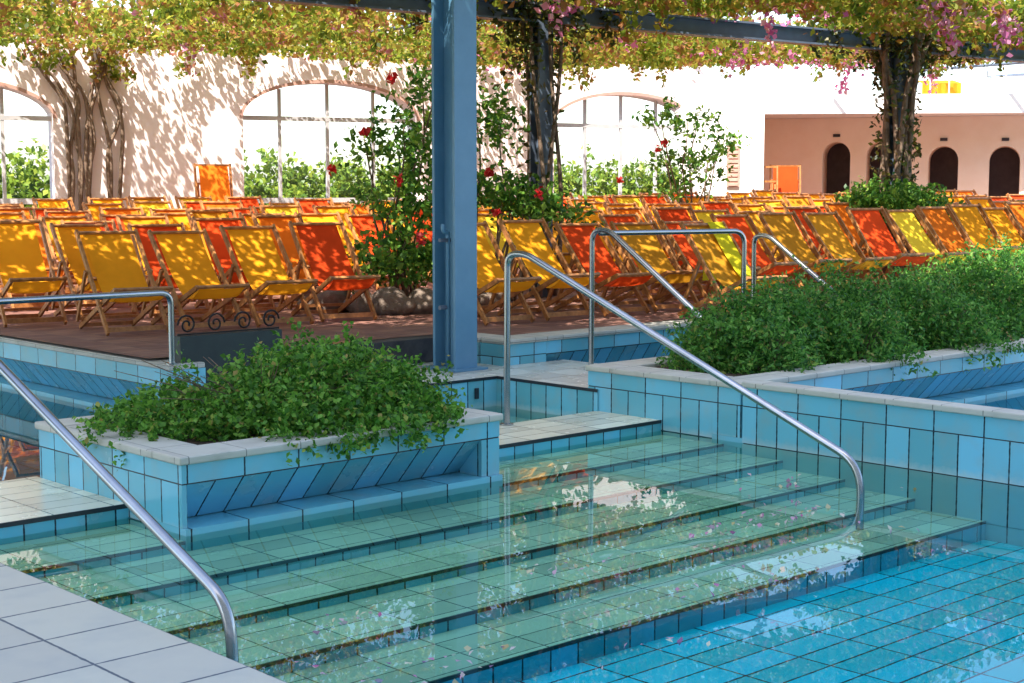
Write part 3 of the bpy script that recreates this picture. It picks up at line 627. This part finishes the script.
# ------------------------------------------------------------------ dark flower box with scrolls, rocks, small things
A = atv(176, 350, 10.33); B = atv(281, 350, 10.33)
zt = A.z+.0; t = thing('flower_box', ((A.x+B.x)/2, 10.33, .25), 'dark green metal box topped with iron scrolls behind the left planter', 'flower box'); o = t.location
ztop = atv(228, 333, 10.33).z
MB().box(A.x+.03, B.x, 10.31, 10.415, .253, ztop).build('panel', M['box'], t, o, bevel=.004)
mb = MB()
for i in range(4):
    cx = A.x+.12+(B.x-A.x-.2)*i/3; pts = []
    for k in range(22):
        a = k/21*4.2*math.pi*.75; r_ = .085*(1-k/26); pts.append((cx+(1 if i % 2 else -1)*r_*math.cos(a), 10.36, ztop+.085+r_*math.sin(a)))
    mb.tube(pts, .008, 6)
mb.obox((A.x+.03, 10.36, ztop+.01), (B.x, 10.36, ztop+.01), .014, .014); mb.build('scroll_work', M['iron'], t, o, smooth='angle')
def rock(p, r_, label):
    bm = bmesh.new(); bmesh.ops.create_icosphere(bm, subdivisions=3, radius=1)
    ph = [random.uniform(0, 6) for _ in range(6)]
    for v in bm.verts:
        c = v.co.copy(); f = 1+.14*math.sin(3*c.x+ph[0])*math.cos(2.6*c.y+ph[1])+.10*math.sin(5*c.z+ph[2]+2*c.x)+.05*math.sin(9*c.y+ph[3])
        v.co = Vector((c.x*r_*1.25*f, c.y*r_*f, c.z*r_*.8*f))
    me = bpy.data.meshes.new('rock'); bm.to_mesh(me); bm.free()
    for q in me.polygons: q.use_smooth = True
    ob = link('rock', me, M['rock']); ob.location = (p.x, p.y, gz(p)+r_*.45); ob.rotation_euler = (0, 0, random.uniform(0, 6)); tag(ob, label, 'rock', 'rocks edging the rose bed')
for i in range(9):
    a = R(-160+i*20)+PHI-R(90)+R(90); ang = PHI+math.pi+R(-80+i*20)
    q = bush_c+Vector((math.cos(ang), math.sin(ang), 0))*1.02
    rock(q, random.uniform(.15, .21), 'brown edging rock in the ring around the bed of the flowering bush')
mb = MB(); mb.box(7.72, 7.86, 10.50, 10.57, .476, .492)
tag(mb.build('tile_shard', M['orange'] if False else M['wood'], org=(7.79, 10.53, .476), bevel=.005), 'small tan piece lying on the dark stone kerb', 'shard')
mb = MB(); dq = atv(476, 394, 9.25); mb.box(dq.x-.02, dq.x+.02, 9.232, 9.247, dq.z-.04, dq.z+.05)
tag(mb.build('drain_slot', M['dark'], org=(dq.x, 9.24, dq.z), bevel=.004), 'small dark outlet slot in the blue tiles left of the long handrail', 'drain')

# ------------------------------------------------------------------ plants
def mound(P0, rad, n, sprig=.10, per=14, shell=.55):
    """leaf points: sprigs spread through uneven mounds"""
    P0 = np.array(P0, float); rad = np.array(rad, float)
    d = rng.normal(size=(n, 3)); d[:, 2] = np.abs(d[:, 2])*1.0-.12; d /= np.linalg.norm(d, axis=1)[:, None]
    q = shell+(1-shell)*rng.uniform(size=(n, 1))**.6; q *= 1+.16*np.sin(d[:, :1]*6+P0[0]*3)+.12*np.sin(d[:, 1:2]*9+P0[1]*5)
    c = P0+d*rad*q
    dirs = d*.9+rng.normal(size=(n, 3))*.6; dirs[:, 2] += .45; dirs /= np.linalg.norm(dirs, axis=1)[:, None]
    tt = rng.uniform(0, 1, size=(n, per, 1)); pts = c[:, None, :]+dirs[:, None, :]*tt*sprig*1.6+rng.normal(size=(n, per, 3))*sprig*.28
    return pts.reshape(-1, 3)
def sprig_stems(P0, rad, n, mat, parent, org, r=.004, h0=0):
    mb = MB(); P0 = Vector(P0)
    for i in range(n):
        a = random.uniform(0, 2*math.pi); q = random.uniform(.3, 1); e = P0+Vector((math.cos(a)*rad[0]*q, math.sin(a)*rad[1]*q, rad[2]*random.uniform(.5, 1.05)))
        s = P0+Vector((math.cos(a)*rad[0]*q*.25, math.sin(a)*rad[1]*q*.25, h0)); m_ = (s+e)/2+Vector((0, 0, rad[2]*.2)); mb.tube([s, m_, e], r, 5, r1=r*.5)
    return mb.build('stems', mat, parent, org)
# left planter shrub
t = thing('planter_shrub', (5.1, 7.7, .39), 'low bright green leafy shrub spilling over the left planter', 'shrub'); o = t.location
pts = []
for (u, v, z, ru, rv, rz_, n) in ((4.55, 7.75, .36, .50, .5, .19, 240), (5.0, 7.6, .36, .60, .58, .25, 420), (5.45, 7.55, .38, .55, .6, .38, 520), (5.80, 7.45, .38, .36, .5, .32, 290), (5.2, 7.15, .36, .65, .33, .22, 240), (5.6, 7.75, .40, .34, .36, .50, 220),
                                (5.65, 7.1, .36, .40, .33, .2, 180), (4.75, 8.15, .36, .5, .3, .18, 160), (5.6, 8.1, .38, .6, .3, .34, 260), (4.40, 7.95, .36, .16, .25, .10, 50), (5.85, 7.75, .38, .22, .38, .24, 110)):
    pts.append(mound((u, v, z), (ru, rv, rz_), n, .075, 16))
for k in range(30):                       # trailing sprigs over the coping and tall shoots
    u = random.uniform(4.7, 6.0); s = np.array([u, 6.98, .44]); L = random.uniform(.06, .2)
    tt = rng.uniform(0, 1, size=(22, 1)); pts.append(s+np.hstack([rng.normal(size=(22, 1))*.03, -tt*.16-.03, .03-tt*tt*L])+rng.normal(size=(22, 3))*.012)
for k in range(26):
    u = random.uniform(4.6, 6.0); v = random.uniform(7.3, 8.2); h = random.uniform(.10, .36); tt = rng.uniform(0, 1, size=(26, 1)); pts.append(np.array([u, v, .52])+np.hstack([tt*random.uniform(-.08, .08), tt*random.uniform(-.08, .08), tt*h])+rng.normal(size=(26, 3))*.02)
leaves('foliage', np.vstack(pts), .034, M['bush'], t, o, up=.9, aspect=.7, jit=.55)
sprig_stems((5.1, 7.7, .39), (1.0, .6, .4), 60, M['bark'], t, o)
# right planter shrubs: a row of separate bushes getting taller to the right
specs = [(716, 312, 7.55, .36), (748, 288, 7.6, .5), (790, 272, 7.55, .55), (845, 268, 7.6, .6), (905, 262, 7.5, .62), (965, 246, 7.6, .7), (1020, 236, 7.5, .75), (1075, 236, 7.5, .8), (765, 318, 7.2, .38), (860, 305, 7.1, .45), (950, 292, 7.1, .5)]
wd_ = ['leftmost low', 'second', 'feathery', 'rounded', 'broad', 'tall', 'tallest', 'farthest', 'small front left', 'small front middle', 'small front right']
plc = ['beside the slanting handrail end', 'right of the leftmost one', 'in front of the turned mustard chair', 'in front of the turned lemon chair', 'below the turned orange chair', 'near the right end of the planter', 'at the right edge of the picture', 'at the far end of the planter', 'by the planter corner coping', 'along the planter coping', 'on the coping near the right edge']
for i, (px, ytop, v, r_) in enumerate(specs):
    b = atv(px, ytop, v); t = thing('planter_shrub', (b.x, v, .41), f'{wd_[i]} dark green shrub, {plc[i]}', 'shrub', group='dark green shrubs in the right planter'); o = t.location
    h = b.z-.41; P = [mound((b.x, v, .38), (r_, min(r_, .62), h*.82), int(760*r_*max(h, .5)/.5), .10, 15, .4)]
    for k in range(int(22*r_/.5)):
        a = random.uniform(0, 6.28); q = random.uniform(0, .8); s = np.array([b.x+math.cos(a)*r_*q, v+math.sin(a)*min(r_, .6)*q, .40+h*.55]); tt = rng.uniform(0, 1, size=(30, 1))
        P.append(s+np.hstack([tt*random.uniform(-.15, .15), tt*random.uniform(-.15, .15), tt*h*random.uniform(.15, .42)])+rng.normal(size=(30, 3))*.03)
    leaves('foliage', np.vstack(P), .042, M['bush2'], t, o, up=.7, aspect=.45, jit=.55)
    sprig_stems((b.x, v, .41), (r_*.8, min(r_, .6)*.8, h*.8), 30, M['bark'], t, o)

def curve(p, q, wob, k=10):
    p = Vector(p); q = Vector(q); out = []; ph = random.uniform(0, 6), random.uniform(0, 6)
    for i in range(k+1):
        f = i/k; out.append(p.lerp(q, f)+Vector((math.sin(f*5+ph[0]), math.sin(f*4+ph[1]), 0))*wob*math.sin(math.pi*f))
    return out
def flowers(parent, org, pts, r_=.05):
    mb = None
    for p in pts:
        P = np.array(p)+rng.normal(size=(16, 3))*r_*.45
        leaves('flower', P, r_*1.3, M['flower'], parent, org, up=.3, aspect=.9)
# flowering bush left of the blue column
def shrub_tree(name, label, base, crown, leaf, mat, fl, cat='bush', nst=7, lsz=.085):
    t = thing(name, base, label, cat); o = t.location
    mb = MB()
    for (c, r_, n) in crown:
        for k in range(2): mb.tube(curve(o+Vector((random.uniform(-.15, .15), random.uniform(-.15, .15), 0)), Vector(c)+Vector((random.uniform(-.2, .2), random.uniform(-.2, .2), r_[2]*.5)), .08), .02, 6, r1=.007)
    mb.build('stems', M['bark'], t, o, smooth=True)
    P = [mound(Vector(c)-Vector((0, 0, r_[2]*.25)), r_, n, .16, leaf, .25) for (c, r_, n) in crown]
    leaves('foliage', np.vstack(P), lsz, mat, t, o, up=.5, aspect=.6)
    flowers(t, o, fl, .055)
    return t
def pt(px, py, D): return atD(px, py, D)
bz = gz(bush_c)
D_ = 16.5
shrub_tree('flowering_bush', 'tall green bush with red flowers just left of the blue column', (bush_c.x, bush_c.y, bz),
    [(pt(400, 270, D_), (.5, .5, .45), 110), (pt(425, 225, D_), (.42, .5, .5), 56), (pt(395, 205, D_), (.32, .4, .4), 34), (pt(415, 150, D_), (.36, .4, .5), 34), (pt(425, 105, D_), (.30, .35, .4), 26), (pt(370, 150, D_), (.18, .2, .3), 14), (pt(440, 170, D_+.4), (.4, .4, .6), 40)],
    11, M['rose'], [tuple(pt(391, 78, D_-.3)), tuple(pt(364, 133, D_-.2)), tuple(pt(331, 169, D_)), tuple(pt(398, 180, D_-.5)), tuple(pt(420, 240, D_-.6))])
b2 = XD((500-512)/F*17.2, 17.2); D_ = 17.2
shrub_tree('flowering_bush', 'green bush with red flowers just right of the blue column', (b2.x, b2.y, gz(b2)),
    [(pt(492, 130, D_), (.24, .3, .55), 36), (pt(486, 200, D_), (.34, .4, .40), 50), (pt(533, 213, D_), (.38, .4, .22), 40), (pt(510, 198, D_), (.24, .3, .25), 18), (pt(556, 218, D_), (.25, .3, .2), 20)],
    11, M['rose'], [tuple(pt(490, 172, D_-.4)), tuple(pt(496, 212, D_-.5)), tuple(pt(538, 193, D_-.4))])
D_ = 24.0
shrub_tree('small_tree', 'slender open tree with red flowers in front of the right arched window', (small_c.x, small_c.y, gz(small_c)),
    [(pt(690, 130, D_), (.45, .4, .35), 20), (pt(672, 165, D_), (.45, .4, .3), 17), (pt(702, 168, D_), (.4, .4, .35), 20), (pt(684, 190, D_), (.55, .4, .25), 24), (pt(655, 120, D_), (.3, .3, .3), 14), (pt(722, 150, D_), (.3, .3, .3), 16)],
    10, M['rose'], [tuple(pt(657, 150, D_-.4)), tuple(pt(664, 142, D_-.4)), tuple(pt(620, 180, D_-.3))], 'tree', lsz=.10)
D_ = Dof(post3)-.6
shrub_tree('low_bush', 'rounded green bush at the foot of the right vine-wrapped post', (post3.x, post3.y, gz(post3)),
    [(pt(890, 212, D_), (.65, .6, .38), 200), (pt(865, 212, D_), (.35, .4, .25), 80), (pt(918, 210, D_), (.35, .4, .28), 80)], 12, M['rose'], [], lsz=.08)

# pergola vines: three plants, each with stems climbing up and its share of the leaf roof
def canopy_pts(q0, q1, dens, lo=4.02, hi=4.42):
    n = int((q1-q0)*15.6*dens); q = rng.uniform(q0, q1, n); w = rng.uniform(-4.6, 11, n); n2 = int((q1-q0)*5*dens*.8)
    q = np.append(q, rng.uniform(q0, q1, n2)); w = np.append(w, rng.uniform(-4.6, .4, n2)); n += n2
    base = np.array([bp0.x, bp0.y]); X = base+np.outer(q, [bd.x, bd.y])+np.outer(w, [bn.x, bn.y])
    nz = .62*vnoise(q*1.25+7, w*1.25+3)+.38*vnoise(q*3.3+17, w*3.3+9)
    rr = np.clip((q-3)/3, 0, 1); nz = nz*(1-rr)+rr*(.75*vnoise(q*.55+3, w*.55+13)+.25*nz); thr = np.where(w < .4, .20, .40)+rr*np.where(w < .4, .27, np.where(w < 2.8, .17, -.06)); keep = nz > thr+rng.uniform(-.07, .07, n)
    dw = (X-np.array([W0.x, W0.y]))@np.array([WN.x, WN.y]); keep &= dw > .05
    dg = (X-np.array([G0.x, G0.y]))@np.array([GN.x, GN.y]); keep &= dg > 2.0
    z = lo+(hi-lo)*(1-.45*rr)*rng.uniform(size=n)**1.5-.16*np.maximum(0, vnoise(q*2.3, w*2.3)-.6)*3*rng.uniform(size=n)
    P = np.column_stack([X, z])[keep]; H = [P]
    idx = rng.choice(len(P), int((q1-q0)*9))
    for i in idx:                             # ragged hanging tufts
        l_ = random.uniform(.15, .5); m = int(70*l_)+8; tt = rng.uniform(0, 1, size=(m, 1))
        H.append(np.array([P[i, 0], P[i, 1], 4.05])+np.hstack([tt*random.uniform(-.15, .15), tt*random.uniform(-.15, .15), -tt*l_])+rng.normal(size=(m, 3))*.06)
    return np.vstack(H)
def drape(c, n, L, spread):
    P = []
    for k in range(n):
        a = random.uniform(0, 6.28); r_ = spread*math.sqrt(random.random()); l_ = L*random.uniform(.3, 1); m = int(40*l_)+6
        tt = rng.uniform(0, 1, size=(m, 1)); P.append(np.array([c.x+math.cos(a)*r_, c.y+math.sin(a)*r_, 4.0])+np.hstack([tt*random.uniform(-.2, .2), tt*random.uniform(-.2, .2), -tt*l_])+rng.normal(size=(m, 3))*.05)
    return np.vstack(P)
DENS = 430
wl = sz(90, 120)[0]; pw = W0+WS*wl+WN*.12
t = thing('climbing_vine', (pw.x, pw.y, gz(pw)), 'vine with bare twisted stems up the pink wall between the left windows', 'climbing vine'); o = t.location
for path in (((200, 580), (188, 400), (182, 285), (130, 225), (92, 165), (70, 130)), ((225, 580), (222, 400), (213, 250), (206, 180), (190, 120)), ((250, 580), (238, 400), (262, 230), (300, 160), (330, 120)),
             ((310, 580), (312, 420), (278, 285), (262, 190), (255, 120)), ((325, 580), (348, 335), (288, 215), (312, 140)), ((236, 590), (258, 400), (238, 260), (178, 205), (138, 140)), ((318, 590), (300, 430), (332, 360), (345, 300), (300, 225), (270, 150)), ((212, 585), (232, 470), (206, 380), (228, 300), (190, 210), (160, 150)), ((262, 588), (246, 500), (270, 400), (250, 320), (285, 230), (290, 130)), ((190, 590), (206, 500), (196, 420), (214, 330), (150, 215), (110, 190))):
    pts = []
    for k, (zx, zy) in enumerate(path):
        a, z = sz(zx/2.847, zy/2.847); q = W0+WS*a+WN*(.07+.04*(k % 2)); pts.append((q.x, q.y, max(z, gz(pw)) if k else gz(pw)))
    pts.append((pts[-1][0], pts[-1][1], 4.2))
    mb = MB(); mb.tube(rounded(pts, .5), .034, 7, r1=.022); mb.build('stem', M['bark'], t, o, smooth=True)
P = [canopy_pts(-13, 0.2, DENS)]
for k in range(9):
    s = W0+WS*(wl+random.uniform(-1.3, 1.3))+WN*random.uniform(.1, .5); P.append(drape(s, 3, .55, .3))
leaves('foliage', np.vstack(P), .10, M['canopy'], t, o, up=.7, aspect=.7)
for post, label, q0, q1, big in ((post2, 'dark leafy vine hanging around the middle pergola post', .2, 4.2, 1), (post3, 'thick woody vine wrapped around the right pergola post', 4.2, 17, 0)):
    t = thing('climbing_vine', (post.x, post.y, gz(post)), label, 'climbing vine'); o = t.location; g0 = gz(post)
    ns = 5 if big else 11
    for k in range(ns):
        a = 2*math.pi*k/ns+random.uniform(-.3, .3); pts = []; rr = (.17 if big else .20)
        for i in range(16):
            f = i/15; q = rr*(1+.25*math.sin(f*6+k))*(1.15 if big else (1.3-.5*math.sin(math.pi*f)+1.1*max(0, f-.72)*3)); aa = a+f*1.6*(1 if k % 2 else -1); pts.append((post.x+math.cos(aa)*q, post.y+math.sin(aa)*q, g0+(4.05-g0)*f))
        mb = MB(); mb.tube(pts, .03 if big else .05, 7, r1=.02 if big else .035); mb.build('stem', M['bark'], t, o, smooth=True)
    P = [canopy_pts(q0, q1, DENS)]; leaves('foliage', np.vstack(P), .10, M['canopy'], t, o, up=.7, aspect=.7)
    B = canopy_pts(q0, q1, 60); B = B[vnoise(B[:, 0]*.9+31, B[:, 1]*.9+5) > (.82 if big else .73)]; B[:, 2] -= rng.uniform(0, .12, len(B)); leaves('blossom', B, .085, M['blossom'], t, o, up=.5, aspect=.9)
    H = [drape(Vector((post.x, post.y, 0)), 18 if big else 20, 1.2 if big else .8, .5)]
    n = 220 if big else 620; z = rng.uniform(.1, 1, n); a = rng.uniform(0, 6.28, n); q = (.16+.10*rng.uniform(size=n)) if big else (.22+.14*rng.uniform(size=n))
    H.append(np.column_stack([post.x+np.cos(a)*q, post.y+np.sin(a)*q, g0+(4-g0)*z]))
    for k in range(14):
        s = post+bd*random.uniform(-1.6, 1.6); H.append(drape(s, 3, .45, .2))
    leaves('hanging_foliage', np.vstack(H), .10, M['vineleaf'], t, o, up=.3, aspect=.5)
# hedge in the garden seen through the windows
hp = []
for k in range(46):
    s = W0+WS*(-18+k*.8)-WN*(5.5+.3*math.sin(k)); hp.append(mound((s.x, s.y, .9), (.75, .75, random.uniform(1.15, 1.45)), 150, .2, 12, .5))
hs = W0-WN*5.5
tag(leaves('hedge', np.vstack(hp), .15, M['hedge'], None, (hs.x, hs.y, .5), up=.6, aspect=.6), 'sunlit yellow-green garden hedge seen through the arched windows', 'hedge')
# petals added to give pink-white glints on the water over the lower steps
fu = rng.uniform(3.2, 7.9, 2600); fv = rng.uniform(3.4, 6.4, 2600); kp = (vnoise(fu*1.6+9, fv*2.6+4) > .66) & (rng.uniform(size=2600) < np.exp(-((fv-4.75-.12*(fu-5.5))/.55)**2))
M['petal'] = leaf_mat('glint_petal', [(0, (.60, .16, .36)), (.4, (.75, .45, .55)), (.7, (.80, .74, .55)), (1, (.55, .36, .12))], .3)
pe = leaves('glint_petals', np.column_stack([fu, fv, np.full(2600, .006)])[kp], .030, M['petal'], None, (5.8, 4.8, 0), up=30, aspect=.8, jit=.5)
tag(pe, 'scattered pink and cream petals added for glints on the water over the lower steps', 'petals', kind='stuff')
